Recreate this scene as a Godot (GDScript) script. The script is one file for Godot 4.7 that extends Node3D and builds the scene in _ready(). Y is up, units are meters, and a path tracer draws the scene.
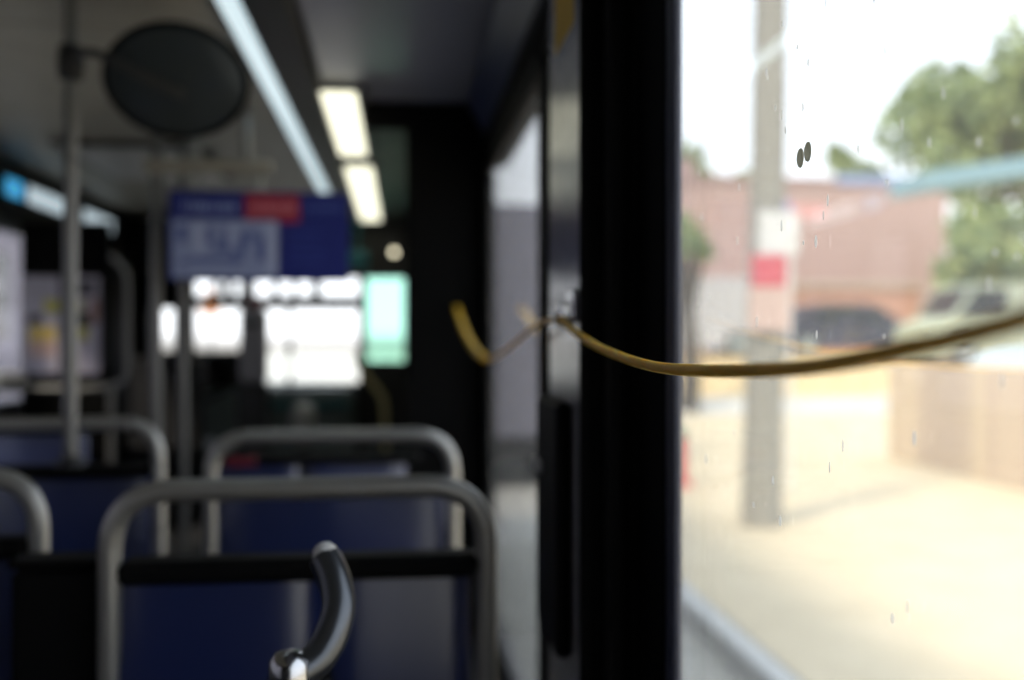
extends Node3D
# A city bus seen from a window seat. x: to the window side, y: up, the bus drives towards -z.
# v(x, y, z) takes z as metres AHEAD of the seat the picture is taken from.

var M := {}
var used := {}
var rng := RandomNumberGenerator.new()

func v(x: float, y: float, z: float) -> Vector3:
	return Vector3(x, y, -z)

# ---------------------------------------------------------------- shapes
func begin() -> SurfaceTool:
	var st := SurfaceTool.new()
	st.begin(Mesh.PRIMITIVE_TRIANGLES)
	return st

func tri(st: SurfaceTool, a: Vector3, b: Vector3, c: Vector3, inside: Vector3) -> void:
	var n := (b - a).cross(c - a)
	if n.length_squared() < 1e-16:
		return
	n = n.normalized()
	if n.dot((a + b + c) / 3.0 - inside) < 0.0:
		n = -n
		var t := b
		b = c
		c = t
	# n is the outward normal of a, b, c counter-clockwise; Godot's front faces run clockwise
	for p in [a, c, b]:
		st.set_normal(n)
		st.set_uv(Vector2(p.x + p.z, p.y))
		st.add_vertex(p)

# a triangle of [point, normal] corners, turned so that its front faces the way its normals point
func tri_n(st: SurfaceTool, a: Array, b: Array, c: Array) -> void:
	var g: Vector3 = (b[0] - a[0]).cross(c[0] - a[0])
	var s: Vector3 = a[1] + b[1] + c[1]
	for q in ([a, c, b] if g.dot(s) > 0.0 else [a, b, c]):
		st.set_normal(q[1])
		st.set_uv(Vector2.ZERO)
		st.add_vertex(q[0])

func quad(st: SurfaceTool, a: Vector3, b: Vector3, c: Vector3, d: Vector3, inside: Vector3) -> void:
	tri(st, a, b, c, inside)
	tri(st, a, c, d, inside)

func bp(c: Vector3, h: Vector3, b: float, sx: int, sy: int, sz: int, ax: int) -> Vector3:
	var p := Vector3(sx * (h.x - b), sy * (h.y - b), sz * (h.z - b))
	if ax == 0: p.x = sx * h.x
	elif ax == 1: p.y = sy * h.y
	else: p.z = sz * h.z
	return c + p

# chamfered box between two corners (z given ahead)
func bx(st: SurfaceTool, x0: float, x1: float, y0: float, y1: float, z0: float, z1: float, bev := 0.004) -> void:
	var lo := Vector3(minf(x0, x1), minf(y0, y1), minf(-z0, -z1))
	var hi := Vector3(maxf(x0, x1), maxf(y0, y1), maxf(-z0, -z1))
	var c := (lo + hi) / 2.0
	var h := (hi - lo) / 2.0
	var b: float = minf(bev, minf(h.x, minf(h.y, h.z)) * 0.6)
	for s in [-1, 1]:
		quad(st, bp(c, h, b, s, -1, -1, 0), bp(c, h, b, s, 1, -1, 0), bp(c, h, b, s, 1, 1, 0), bp(c, h, b, s, -1, 1, 0), c)
		quad(st, bp(c, h, b, -1, s, -1, 1), bp(c, h, b, 1, s, -1, 1), bp(c, h, b, 1, s, 1, 1), bp(c, h, b, -1, s, 1, 1), c)
		quad(st, bp(c, h, b, -1, -1, s, 2), bp(c, h, b, 1, -1, s, 2), bp(c, h, b, 1, 1, s, 2), bp(c, h, b, -1, 1, s, 2), c)
		for t in [-1, 1]:
			quad(st, bp(c, h, b, s, t, -1, 0), bp(c, h, b, s, t, 1, 0), bp(c, h, b, s, t, 1, 1), bp(c, h, b, s, t, -1, 1), c)
			quad(st, bp(c, h, b, s, -1, t, 0), bp(c, h, b, s, 1, t, 0), bp(c, h, b, s, 1, t, 2), bp(c, h, b, s, -1, t, 2), c)
			quad(st, bp(c, h, b, -1, s, t, 1), bp(c, h, b, 1, s, t, 1), bp(c, h, b, 1, s, t, 2), bp(c, h, b, -1, s, t, 2), c)
			for u in [-1, 1]:
				tri(st, bp(c, h, b, s, t, u, 0), bp(c, h, b, s, t, u, 1), bp(c, h, b, s, t, u, 2), c)

# smooth tube along points; each ring's radius may be scaled, and a twist raises three strands
func tube(st: SurfaceTool, pts: Array, r: float, sides := 12, caps := true, scales: Array = [], twist := 0.0) -> void:
	var n := pts.size()
	var up := Vector3(0.123, 0.87, 0.41).normalized()
	var rings := []
	var prev_n := Vector3.ZERO
	for i in n:
		var t: Vector3
		if i == 0: t = pts[1] - pts[0]
		elif i == n - 1: t = pts[n - 1] - pts[n - 2]
		else: t = pts[i + 1] - pts[i - 1]
		t = t.normalized()
		var a: Vector3
		if i == 0:
			a = up.cross(t)
			if a.length() < 0.05: a = Vector3.RIGHT.cross(t)
		else:
			a = prev_n - t * prev_n.dot(t)
		a = a.normalized()
		prev_n = a
		var b := t.cross(a)
		var ring := []
		for k in sides:
			var ang := TAU * k / sides
			var d := a * cos(ang) + b * sin(ang)
			var rr := r
			if scales: rr *= scales[i]
			if twist > 0.0: rr *= 1.0 + 0.075 * sin(ang * 3.0 + i * twist)
			ring.append([pts[i] + d * rr, d])
		rings.append(ring)
	for i in n - 1:
		for k in sides:
			var k2 := (k + 1) % sides
			tri_n(st, rings[i][k], rings[i][k2], rings[i + 1][k2])
			tri_n(st, rings[i][k], rings[i + 1][k2], rings[i + 1][k])
	if caps:
		for e in [0, n - 1]:
			var inner: Vector3 = pts[1] if e == 0 else pts[n - 2]
			for k in sides:
				tri(st, pts[e], rings[e][k][0], rings[e][(k + 1) % sides][0], inner)

# surface of revolution about an axis through o; profile of (radius, height along axis)
func lathe(st: SurfaceTool, o: Vector3, axis: Vector3, prof: Array, sides := 20, squash := Vector3.ONE) -> void:
	axis = axis.normalized()
	var a := axis.cross(Vector3(0.31, 0.2, 0.93)).normalized()
	var b := axis.cross(a)
	var nrm := []
	for i in prof.size():
		var p0: Vector2 = prof[maxi(i - 1, 0)]
		var p1: Vector2 = prof[mini(i + 1, prof.size() - 1)]
		var t := (p1 - p0).normalized()
		nrm.append(Vector2(t.y, -t.x))
	for i in prof.size() - 1:
		for k in sides:
			var g := [[i, k], [i, k + 1], [i + 1, k + 1], [i, k], [i + 1, k + 1], [i + 1, k]]
			var made := []
			for q in g:
				var ang: float = TAU * (q[1] % sides) / sides
				var d := a * cos(ang) + b * sin(ang)
				var p: Vector2 = prof[q[0]]
				var nn: Vector2 = nrm[q[0]]
				made.append([o + (d * p.x + axis * p.y) * squash, ((d * nn.x + axis * nn.y) / squash).normalized()])
			tri_n(st, made[0], made[1], made[2])
			tri_n(st, made[3], made[4], made[5])

func ball(st: SurfaceTool, o: Vector3, r: Vector3, seg := 12) -> void:
	var prof := []
	for i in seg / 2 + 1:
		var a := PI * i / (seg / 2)
		prof.append(Vector2(sin(a), -cos(a)))
	lathe(st, o, Vector3.UP, prof, seg, r)

# polygon in the x-y plane pushed along z from z0 to z1 (own axes, z not mirrored)
func prism(st: SurfaceTool, poly: PackedVector2Array, z0: float, z1: float) -> void:
	var ids := Geometry2D.triangulate_polygon(poly)
	var c := Vector2.ZERO
	for p in poly: c += p
	c /= poly.size()
	for z in [z0, z1]:
		var ins := Vector3(c.x, c.y, (z0 + z1) / 2.0)
		for i in range(0, ids.size(), 3):
			var a := poly[ids[i]]
			var b := poly[ids[i + 1]]
			var d := poly[ids[i + 2]]
			var m := (a + b + d) / 3.0
			tri(st, Vector3(a.x, a.y, z), Vector3(b.x, b.y, z), Vector3(d.x, d.y, z), Vector3(m.x, m.y, ins.z))
	var ccw := not Geometry2D.is_polygon_clockwise(poly)
	for i in poly.size():
		var a := poly[i]
		var b := poly[(i + 1) % poly.size()]
		var t := (b - a).normalized()
		var out := Vector2(t.y, -t.x) if ccw else Vector2(-t.y, t.x)
		var m := (a + b) / 2.0 - out
		quad(st, Vector3(a.x, a.y, z0), Vector3(b.x, b.y, z0), Vector3(b.x, b.y, z1), Vector3(a.x, a.y, z1), Vector3(m.x, m.y, (z0 + z1) / 2.0))

# rounded path: corners replaced with arcs
func rounded(pts: Array, r: float, seg := 8) -> Array:
	var out := [pts[0]]
	for i in range(1, pts.size() - 1):
		var p: Vector3 = pts[i]
		var d0: Vector3 = (pts[i - 1] - p).normalized()
		var d1: Vector3 = (pts[i + 1] - p).normalized()
		var a := p + d0 * r
		var b := p + d1 * r
		for k in seg + 1:
			var u := float(k) / seg
			out.append(a.lerp(p, u).lerp(p.lerp(b, u), u))
	out.append(pts[pts.size() - 1])
	return out

func smooth_path(pts: Array, step := 0.01) -> Array:
	var c := Curve3D.new()
	for i in pts.size():
		var p: Vector3 = pts[i]
		var t := Vector3.ZERO
		if i > 0 and i < pts.size() - 1:
			t = (pts[i + 1] - pts[i - 1]) / 6.0
		c.add_point(p, -t, t)
	c.bake_interval = step
	return Array(c.get_baked_points())

# ---------------------------------------------------------------- objects
func numbered(called: String) -> String:
	if not used.has(called):
		used[called] = 0
		return called
	used[called] += 1
	return "%s_%03d" % [called, used[called]]

func tag(o: Node, label: String, category: String, group := "", kind := "") -> void:
	if label: o.set_meta("label", label)
	if category: o.set_meta("category", category)
	if group: o.set_meta("group", group)
	if kind: o.set_meta("kind", kind)

func thing(called: String, label: String, category: String, at := Vector3.ZERO, group := "", turn := 0.0) -> Node3D:
	var o := Node3D.new()
	o.name = numbered(called)
	add_child(o)
	o.position = at
	o.rotation.y = turn
	tag(o, label, category, group)
	return o

func struct(called: String, label := "", category := "") -> Node3D:
	var o := Node3D.new()
	o.name = numbered(called)
	add_child(o)
	tag(o, label, category, "", "structure")
	return o

# a mesh in world coordinates, made a part of its thing (own = coordinates of the thing itself)
func part(called: String, st: SurfaceTool, m: Material, parent: Node3D, label := "", own := false) -> MeshInstance3D:
	var o := MeshInstance3D.new()
	o.name = called
	o.mesh = st.commit()
	o.material_override = m
	parent.add_child(o, true)
	if not own and parent.get_parent() == self and not parent is MeshInstance3D:
		o.position = -parent.position
	if label: o.set_meta("label", label)
	return o

func solo(called: String, st: SurfaceTool, m: Material, label: String, category: String, group := "", kind := "") -> MeshInstance3D:
	var o := MeshInstance3D.new()
	o.name = numbered(called)
	o.mesh = st.commit()
	o.material_override = m
	add_child(o)
	tag(o, label, category, group, kind)
	return o

func box_part(called: String, b: Array, m: Material, parent: Node3D, bev := 0.004, label := "") -> MeshInstance3D:
	var st := begin()
	bx(st, b[0], b[1], b[2], b[3], b[4], b[5], bev)
	return part(called, st, m, parent, label)

# ---------------------------------------------------------------- materials
func mat(called: String, c: Color, rough := 0.6, metal := 0.0) -> StandardMaterial3D:
	var m := StandardMaterial3D.new()
	m.resource_name = called
	m.albedo_color = c
	m.roughness = rough
	m.metallic = metal
	M[called] = m
	return m

func noise_tex(freq: float, a: Color, b: Color, seed_: int, size := 256, oct := 4) -> NoiseTexture2D:
	var n := FastNoiseLite.new()
	n.seed = seed_
	n.frequency = freq
	n.fractal_octaves = oct
	var t := NoiseTexture2D.new()
	t.width = size
	t.height = size
	t.seamless = true
	t.noise = n
	var g := Gradient.new()
	g.set_color(0, a)
	g.set_color(1, b)
	t.color_ramp = g
	return t

func textured(called: String, a: Color, b: Color, freq: float, scale_: float, rough: float, seed_: int, relief := 0.0) -> StandardMaterial3D:
	var m := mat(called, Color.WHITE, rough)
	m.albedo_texture = noise_tex(freq, a, b, seed_)
	m.uv1_triplanar = true
	m.uv1_world_triplanar = true
	m.uv1_scale = Vector3.ONE * scale_
	if relief > 0.0:
		m.heightmap_enabled = true
		m.heightmap_texture = noise_tex(freq * 3.0, Color.BLACK, Color.WHITE, seed_ + 5)
		m.heightmap_scale = relief
	return m

func glow(called: String, c: Color, e: float) -> StandardMaterial3D:
	var m := mat(called, Color(0.8, 0.8, 0.8), 0.5)
	m.emission_enabled = true
	m.emission = c
	m.emission_energy_multiplier = e
	return m

func glass(called: String, dust: float, film: float) -> StandardMaterial3D:
	var m := mat(called, Color(0.86, 0.86, 0.86, dust), 0.03)
	m.transparency = BaseMaterial3D.TRANSPARENCY_ALPHA
	if film > 0.0:
		m.backlight_enabled = true
		m.backlight = Color(film, film, film)
	return m

func materials() -> void:
	textured("rubber_floor", Color(0.10, 0.10, 0.11), Color(0.16, 0.16, 0.17), 0.05, 2.0, 0.7, 3)
	textured("ceiling_panel", Color(0.57, 0.55, 0.51), Color(0.63, 0.61, 0.565), 0.02, 0.7, 0.5, 4)
	mat("cove_panel", Color(0.54, 0.54, 0.59), 0.22)
	mat("cove_trim", Color(0.22, 0.25, 0.36), 0.35)
	mat("black_plastic", Color(0.03, 0.03, 0.033), 0.65).metallic_specular = 0.25
	mat("black_satin", Color(0.022, 0.022, 0.024), 0.7).metallic_specular = 0.22
	mat("dark_panel", Color(0.075, 0.075, 0.08), 0.5)
	mat("pillar_grey", Color(0.10, 0.10, 0.10), 0.6).metallic_specular = 0.35
	mat("window_frame", Color(0.25, 0.26, 0.32), 0.45)
	mat("rubber", Color(0.02, 0.02, 0.02), 0.75)
	mat("wall_grey", Color(0.24, 0.24, 0.26), 0.5)
	textured("laminate", Color(0.52, 0.52, 0.54), Color(0.60, 0.60, 0.62), 0.03, 3.0, 0.22, 6)
	mat("steel", Color(0.60, 0.60, 0.60), 0.34, 1.0)
	mat("dark_metal", Color(0.34, 0.35, 0.37), 0.3, 0.85)
	mat("bright_steel", Color(0.72, 0.72, 0.73), 0.2, 1.0)
	mat("grey_tube", Color(0.66, 0.655, 0.64), 0.42, 0.75)
	mat("pole_tube", Color(0.50, 0.50, 0.50), 0.42, 0.75)
	mat("blue_plastic", Color(0.055, 0.12, 0.32), 0.33).metallic_specular = 0.7
	textured("blue_cloth", Color(0.05, 0.10, 0.30), Color(0.08, 0.16, 0.40), 0.2, 8.0, 0.85, 8)
	mat("yellow_cord", Color(0.95, 0.70, 0.05), 0.38)
	mat("pale_thread", Color(0.90, 0.82, 0.50), 0.2)
	mat("yellow_sticker", Color(0.78, 0.62, 0.10), 0.6)
	mat("white_plastic", Color(0.72, 0.72, 0.72), 0.4)
	mat("red_paint", Color(0.42, 0.07, 0.14), 0.5)
	mat("dome_black", Color(0.22, 0.24, 0.25), 0.2)
	mat("charcoal", Color(0.13, 0.13, 0.14), 0.55)
	mat("farebox_grey", Color(0.55, 0.54, 0.57), 0.4)
	mat("dash_grey", Color(0.38, 0.42, 0.43), 0.5)
	mat("teal_plastic", Color(0.05, 0.38, 0.42), 0.5)
	mat("cream_plastic", Color(0.75, 0.70, 0.52), 0.5)
	glass("window_glass", 0.02, 0.26)
	glass("door_glass", 0.05, 0.16)
	glass("clear_glass", 0.0, 0.0)
	var t := mat("mint_glass", Color(0.70, 0.93, 0.84, 0.0), 0.03)
	t.transparency = BaseMaterial3D.TRANSPARENCY_ALPHA
	t.refraction_enabled = true
	t.refraction_scale = 0.05
	var w := mat("dried_drop", Color(0.95, 0.95, 0.94, 0.6), 0.5)
	w.backlight_enabled = true
	w.backlight = Color(1, 1, 1)
	w.transparency = BaseMaterial3D.TRANSPARENCY_ALPHA
	mat("speck", Color(0.50, 0.49, 0.43), 0.5).backlight = Color(0.5, 0.5, 0.45)
	M.speck.backlight_enabled = true
	# outdoors
	textured("pavement", Color(0.79, 0.73, 0.615), Color(0.84, 0.78, 0.665), 0.02, 0.25, 0.9, 11)
	textured("asphalt", Color(0.62, 0.61, 0.58), Color(0.72, 0.71, 0.67), 0.03, 0.4, 0.9, 12)
	textured("concrete_road", Color(0.74, 0.73, 0.70), Color(0.80, 0.79, 0.76), 0.03, 0.3, 0.9, 13)
	textured("dry_lot", Color(0.80, 0.69, 0.50), Color(0.86, 0.76, 0.58), 0.03, 0.2, 0.9, 14)
	textured("kerbstone", Color(0.74, 0.74, 0.73), Color(0.80, 0.80, 0.79), 0.05, 1.0, 0.8, 15)
	textured("pole_wood", Color(0.57, 0.56, 0.53), Color(0.63, 0.62, 0.58), 0.04, 1.5, 0.9, 16)
	textured("brick", Color(0.70, 0.595, 0.56), Color(0.75, 0.64, 0.605), 0.06, 0.5, 0.9, 17)
	mat("brick_dark", Color(0.68, 0.58, 0.555), 0.9)
	mat("truck_grey", Color(0.50, 0.50, 0.56), 0.6)
	mat("render_grey", Color(0.55, 0.53, 0.58), 0.9)
	mat("sign_orange", Color(0.95, 0.66, 0.48), 0.6)
	mat("coping", Color(0.60, 0.66, 0.80), 0.7)
	mat("salmon_wall", Color(0.78, 0.60, 0.51), 0.9)
	mat("board_a", Color(0.77, 0.70, 0.62), 0.85)
	mat("board_b", Color(0.74, 0.67, 0.60), 0.85)
	mat("board_c", Color(0.79, 0.72, 0.62), 0.85)
	mat("van_white", Color(0.72, 0.72, 0.73), 0.35)
	mat("car_navy", Color(0.22, 0.23, 0.30), 0.4)
	mat("car_pale", Color(0.72, 0.75, 0.66), 0.4)
	mat("car_silver", Color(0.66, 0.70, 0.70), 0.3)
	mat("car_glass", Color(0.10, 0.12, 0.14), 0.15)
	mat("tyre", Color(0.05, 0.05, 0.05), 0.8)
	mat("sign_white", Color(0.85, 0.85, 0.84), 0.6)
	mat("sign_red", Color(0.80, 0.36, 0.39), 0.6)
	mat("sign_pink", Color(0.80, 0.70, 0.66), 0.7)
	mat("banner_violet", Color(0.62, 0.60, 0.80), 0.7)
	mat("banner_pink", Color(0.84, 0.62, 0.60), 0.7)
	mat("cone_orange", Color(0.80, 0.12, 0.10), 0.6)
	mat("green_paint", Color(0.08, 0.42, 0.30), 0.6)
	mat("awning", Color(0.50, 0.62, 0.66), 0.7)
	mat("bark", Color(0.30, 0.27, 0.22), 0.9)
	for k in [["leaf_a", Color(0.53, 0.59, 0.39)], ["leaf_b", Color(0.43, 0.50, 0.36)], ["leaf_c", Color(0.66, 0.70, 0.46)]]:
		var l := mat(k[0], k[1], 0.6)
		l.backlight_enabled = true
		l.backlight = Color(0.25, 0.3, 0.15)

# ---------------------------------------------------------------- builders
func strip_light(called: String, label: String, x: float, y: float, z0: float, z1: float, w: float, c: Color, e: float, housing: Material, category := "light", group := "") -> void:
	var t := thing(called, label, category, v(x, y, (z0 + z1) / 2.0), group)
	box_part("housing", [x - w * 0.75, x + w * 0.75, y - 0.022, y, z0, z1], housing, t, 0.004)
	var key := "glow_" + called + str(e)
	if not M.has(key): glow(key, c, e)
	box_part("diffuser", [x - w / 2, x + w / 2, y - 0.034, y - 0.022, z0 + 0.01, z1 - 0.01], M[key], t, 0.003)
	var a := AreaLight3D.new()
	a.name = "lamp_light"
	a.area_size = Vector2(w, z1 - z0)
	a.light_color = c
	a.light_energy = e * 0.75 * w * (z1 - z0) / PI
	a.shadow_enabled = true
	a.area_range = 12.0
	t.add_child(a)
	a.position = Vector3(0, -0.036, 0)
	a.rotation_degrees = Vector3(-90, 0, 0)

# how far a seat back has turned from flat, from its aisle edge (-1) to a place s across it
func back_turn(s: float) -> float:
	var sum := 0.0
	var n := 40
	for i in n:
		var q := lerpf(-1.0, s, (i + 0.5) / n)
		sum += smoothstep(-0.15, 0.2, q) * lerpf(0.14, 0.06, clampf((q - 0.2) / 0.8, 0.0, 1.0)) * (s + 1.0) / n
	return sum

func seat(label: String, x0: float, x1: float, z: float, top: float, backs: Array, rail := true, group := "seats with grab rails") -> Node3D:
	var t := thing("bus_seat", label, "seat", v((x0 + x1) / 2, 0, z), group)
	var bar_top := top - 0.115 if rail else top
	if rail:
		var st := begin()
		var r := 0.019
		tube(st, rounded([v(x0 + r, 0.02, z), v(x0 + r, top, z), v(x1 - r, top, z), v(x1 - r, 0.02, z)], 0.105, 12), r, 14)
		part("grab_rail", st, M.grey_tube, t)
	box_part("back_top_bar", [x0 + 0.03, x1 - 0.03, bar_top - 0.04, bar_top, z - 0.02, z + 0.05], M.black_plastic, t, 0.012)
	for b in backs:
		# back shell: a slightly bowed plastic panel
		var st := begin()
		var n := 24
		var y1 := bar_top - 0.042
		var y0 := 0.40
		var rows := 10
		var grid := []
		for j in rows + 1:
			var row := []
			for i in n + 1:
				var u := sin((float(i) / n * 2.0 - 1.0) * PI / 2)
				var w := float(j) / rows
				var px := lerpf(b[0], b[1], (u + 1) / 2)
				# the backs of one seat are flat on the aisle side, turn a little to the window side, and roll forward towards the top
				var s := (px - (x0 + x1) / 2) / ((x1 - x0) / 2)
				var dz := back_turn(s) * (x1 - x0) / 2 + 0.02 * pow(absf(u), 8.0) + 0.036 * w + 0.008 * w * w
				row.append(v(px, lerpf(y0, y1, w), z - 0.045 + dz))
			grid.append(row)
		for j in rows:
			for i in n:
				var nn := []
				for q in [[j, i], [j, i + 1], [j + 1, i + 1], [j, i], [j + 1, i + 1], [j + 1, i]]:
					var jj: int = q[0]
					var ii: int = q[1]
					var du: Vector3 = grid[jj][mini(ii + 1, n)] - grid[jj][maxi(ii - 1, 0)]
					var dw: Vector3 = grid[mini(jj + 1, rows)][ii] - grid[maxi(jj - 1, 0)][ii]
					var nm := du.cross(dw).normalized()
					if nm.z < 0: nm = -nm
					nn.append([grid[jj][ii], nm])
				tri_n(st, nn[0], nn[1], nn[2])
				tri_n(st, nn[3], nn[4], nn[5])
		part("back_shell", st, M.blue_plastic, t)
		box_part("back_pad", [b[0] + 0.01, b[1] - 0.01, 0.44, bar_top - 0.05, z + 0.055, z + 0.10], M.blue_cloth, t, 0.02)
		box_part("cushion", [b[0], b[1], 0.36, 0.44, z + 0.09, z + 0.50], M.blue_cloth, t, 0.025)
	box_part("seat_frame", [x0 + 0.05, x1 - 0.05, 0.30, 0.36, z + 0.02, z + 0.46], M.charcoal, t, 0.01)
	for x in [x0 + 0.12, x1 - 0.12]:
		box_part("leg", [x - 0.025, x + 0.025, 0.0, 0.30, z + 0.18, z + 0.26], M.steel, t, 0.006)
	return t

func pole(label: String, x: float, z: float, y1: float, r: float, clamps: Array, y0 := 0.0, group := "vertical grab poles") -> Node3D:
	var t := thing("grab_pole", label, "pole", v(x, 0, z), group)
	var st := begin()
	tube(st, [v(x, y0, z), v(x, y1, z)], r, 14)
	part("tube", st, M.pole_tube, t)
	st = begin()
	lathe(st, v(x, y0, z), Vector3.UP, [Vector2(r, 0.03), Vector2(r * 1.6, 0.025), Vector2(r * 2.0, 0.0)], 16)
	part("foot_flange", st, M.charcoal, t)
	for y in clamps:
		st = begin()
		lathe(st, v(x, y, z), Vector3.UP, [Vector2(r, -0.05), Vector2(r * 1.7, -0.045), Vector2(r * 1.9, 0.0), Vector2(r * 1.7, 0.045), Vector2(r, 0.05)], 16)
		part("clamp", st, M.charcoal, t)
	return t

func car(called: String, label: String, at: Vector3, turn: float, l: float, h: float, w: float, paint: Material, van := false) -> void:
	var t := thing(called, label, "van" if van else "car", at, "", turn)
	var st := begin()
	var g := 0.22
	var poly := PackedVector2Array()
	if van:
		poly = PackedVector2Array([Vector2(-l / 2, g), Vector2(l / 2, g), Vector2(l / 2, h * 0.45), Vector2(l * 0.38, h * 0.55), Vector2(l * 0.26, h * 0.97), Vector2(l * 0.2, h), Vector2(-l * 0.48, h), Vector2(-l / 2, h * 0.95)])
	else:
		poly = PackedVector2Array([Vector2(-l / 2, g), Vector2(l / 2, g), Vector2(l / 2, h * 0.50), Vector2(l * 0.46, h * 0.58), Vector2(l * 0.25, h * 0.64), Vector2(l * 0.10, h * 0.97), Vector2(l * 0.02, h), Vector2(-l * 0.22, h), Vector2(-l * 0.30, h * 0.95), Vector2(-l * 0.42, h * 0.64), Vector2(-l * 0.49, h * 0.58)])
	prism(st, poly, -w / 2, w / 2)
	part("body", st, paint, t, "", true)
	for s in [-1.0, 1.0]:
		var panes := []
		if van:
			panes = [[Vector2(l * 0.07, h * 0.55), Vector2(l * 0.35, h * 0.55), Vector2(l * 0.25, h * 0.92), Vector2(l * 0.07, h * 0.92)]]
		else:
			panes = [[Vector2(-l * 0.08, h * 0.65), Vector2(l * 0.20, h * 0.65), Vector2(l * 0.08, h * 0.93), Vector2(-l * 0.08, h * 0.95)], [Vector2(-l * 0.36, h * 0.65), Vector2(-l * 0.10, h * 0.65), Vector2(-l * 0.10, h * 0.95), Vector2(-l * 0.26, h * 0.92)]]
		for p in panes:
			st = begin()
			prism(st, PackedVector2Array(p), s * (w / 2 + 0.004) - 0.012, s * (w / 2 + 0.004) + 0.012)
			part("side_window", st, M.car_glass, t, "", true)
		for x in [-l * 0.31, l * 0.32]:
			st = begin()
			var r := 0.33
			lathe(st, Vector3(x, r, s * (w / 2 - 0.1)), Vector3(0, 0, s), [Vector2(0.02, 0.1), Vector2(r * 0.6, 0.11), Vector2(r * 0.65, 0.13), Vector2(r * 0.95, 0.13), Vector2(r, 0.1), Vector2(r, -0.1), Vector2(0.02, -0.1)], 18)
			var wh := part("wheel", st, M.tyre, t, "", true)
			st = begin()
			lathe(st, Vector3(x, r, s * (w / 2 - 0.1)), Vector3(0, 0, s), [Vector2(0.01, 0.135), Vector2(r * 0.5, 0.13), Vector2(r * 0.6, 0.115)], 14)
			part("hub_cap", st, M.car_silver, wh, "", true)
	# wind screen lies on the slope at the front
	var a: Vector2 = poly[3] if van else poly[4]
	var b: Vector2 = poly[4] if van else poly[5]
	st = begin()
	var d := (b - a)
	var nn := Vector2(d.y, -d.x).normalized()
	if nn.x < 0: nn = -nn
	var q := [a + d * 0.08, a + d * 0.92]
	prism(st, PackedVector2Array([q[0], q[1], q[1] + nn * 0.012, q[0] + nn * 0.012]), -w * 0.43, w * 0.43)
	part("windscreen", st, M.car_glass, t, "", true)

func tree(label: String, at: Vector3, h: float, crown: Vector3, n: int, seed_: int, leaf := 0.28, group := "", lobes := 9) -> void:
	var t := thing("leafy_tree", label, "tree", at, group)
	rng.seed = seed_
	var st := begin()
	var pts := []
	for i in 7:
		pts.append(Vector3(sin(i * 0.8) * 0.08, h * 0.75 * i / 6.0, cos(i) * 0.05))
	tube(st, pts, 0.22, 8, true, [1.0, 0.9, 0.8, 0.7, 0.6, 0.5, 0.4])
	var trunk := part("trunk", st, M.bark, t, "", true)
	var centers := []
	for k in lobes:
		var a := TAU * k / lobes + rng.randf() * 0.6
		var c := Vector3(cos(a) * crown.x * rng.randf_range(0.3, 0.75), h - crown.y + crown.y * rng.randf_range(-0.6, 0.75), sin(a) * crown.z * rng.randf_range(0.3, 0.75))
		centers.append(c)
		st = begin()
		tube(st, smooth_path([Vector3(0, h * 0.35, 0), c * 0.5 + Vector3(0, h * 0.22, 0), c], 0.4), 0.06, 6)
		part("branch", st, M.bark, trunk, "", true)
	for ci in 3:
		st = begin()
		for k in n / 3:
			var c: Vector3 = centers[rng.randi() % centers.size()]
			var dir := Vector3(rng.randfn(), rng.randfn(), rng.randfn()).normalized()
			var p := c + dir * crown * 0.42 * pow(rng.randf(), 0.45)
			var e1 := Vector3(rng.randfn(), rng.randfn(), rng.randfn()).normalized()
			var e2 := e1.cross(Vector3(rng.randfn(), rng.randfn(), rng.randfn())).normalized()
			var s := leaf * rng.randf_range(0.6, 1.2)
			tri(st, p - e1 * s, p + e2 * s * 0.45, p + e1 * s, p - e1.cross(e2))
			tri(st, p - e1 * s, p - e2 * s * 0.45, p + e1 * s, p - e1.cross(e2))
		var f := part("foliage", st, M[["leaf_a", "leaf_b", "leaf_c"][ci]], t, "", true)
		f.set_meta("kind", "stuff")

# ---------------------------------------------------------------- the scene
func _ready() -> void:
	rng.seed = 7
	var cam := Camera3D.new()
	cam.name = "camera"
	add_child(cam)
	cam.position = Vector3(0, 1.2, 0)
	cam.rotation_degrees = Vector3(0, -6.43, 0)
	cam.fov = 37.8
	cam.near = 0.05
	cam.far = 400.0
	var at := CameraAttributesPhysical.new()
	at.frustum_focal_length = 35.0
	at.frustum_focus_distance = 0.85
	at.exposure_aperture = 2.05
	at.frustum_near = 0.05
	at.frustum_far = 400.0
	cam.attributes = at
	cam.current = true

	var we := WorldEnvironment.new()
	we.name = "sky_and_exposure"
	var e := Environment.new()
	e.background_mode = Environment.BG_SKY
	var sky := Sky.new()
	var sm := ProceduralSkyMaterial.new()
	sm.sky_top_color = Color(0.90, 0.95, 1.0)
	sm.sky_horizon_color = Color(0.98, 0.99, 1.0)
	sm.ground_horizon_color = Color(0.8, 0.78, 0.74)
	sm.ground_bottom_color = Color(0.5, 0.48, 0.45)
	sm.sky_energy_multiplier = 1.4
	sm.sun_angle_max = 20.0
	sky.sky_material = sm
	e.sky = sky
	e.tonemap_mode = Environment.TONE_MAPPER_LINEAR
	e.tonemap_exposure = 1.08
	e.sdfgi_enabled = true
	e.ssao_enabled = true
	e.ssil_enabled = true
	we.environment = e
	add_child(we)

	var sun := DirectionalLight3D.new()
	sun.name = "sun"
	add_child(sun)
	# high, from behind the bus and over its far side
	sun.look_at_from_position(Vector3(-0.53, 0.707, 0.47) * 10.0, Vector3.ZERO)
	sun.light_color = Color(1.0, 0.95, 0.86)
	sun.light_energy = 1.15
	sun.light_angular_distance = 9.0
	sun.shadow_enabled = true

	materials()
	shell()
	seats()
	fittings()
	outdoors()

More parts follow.
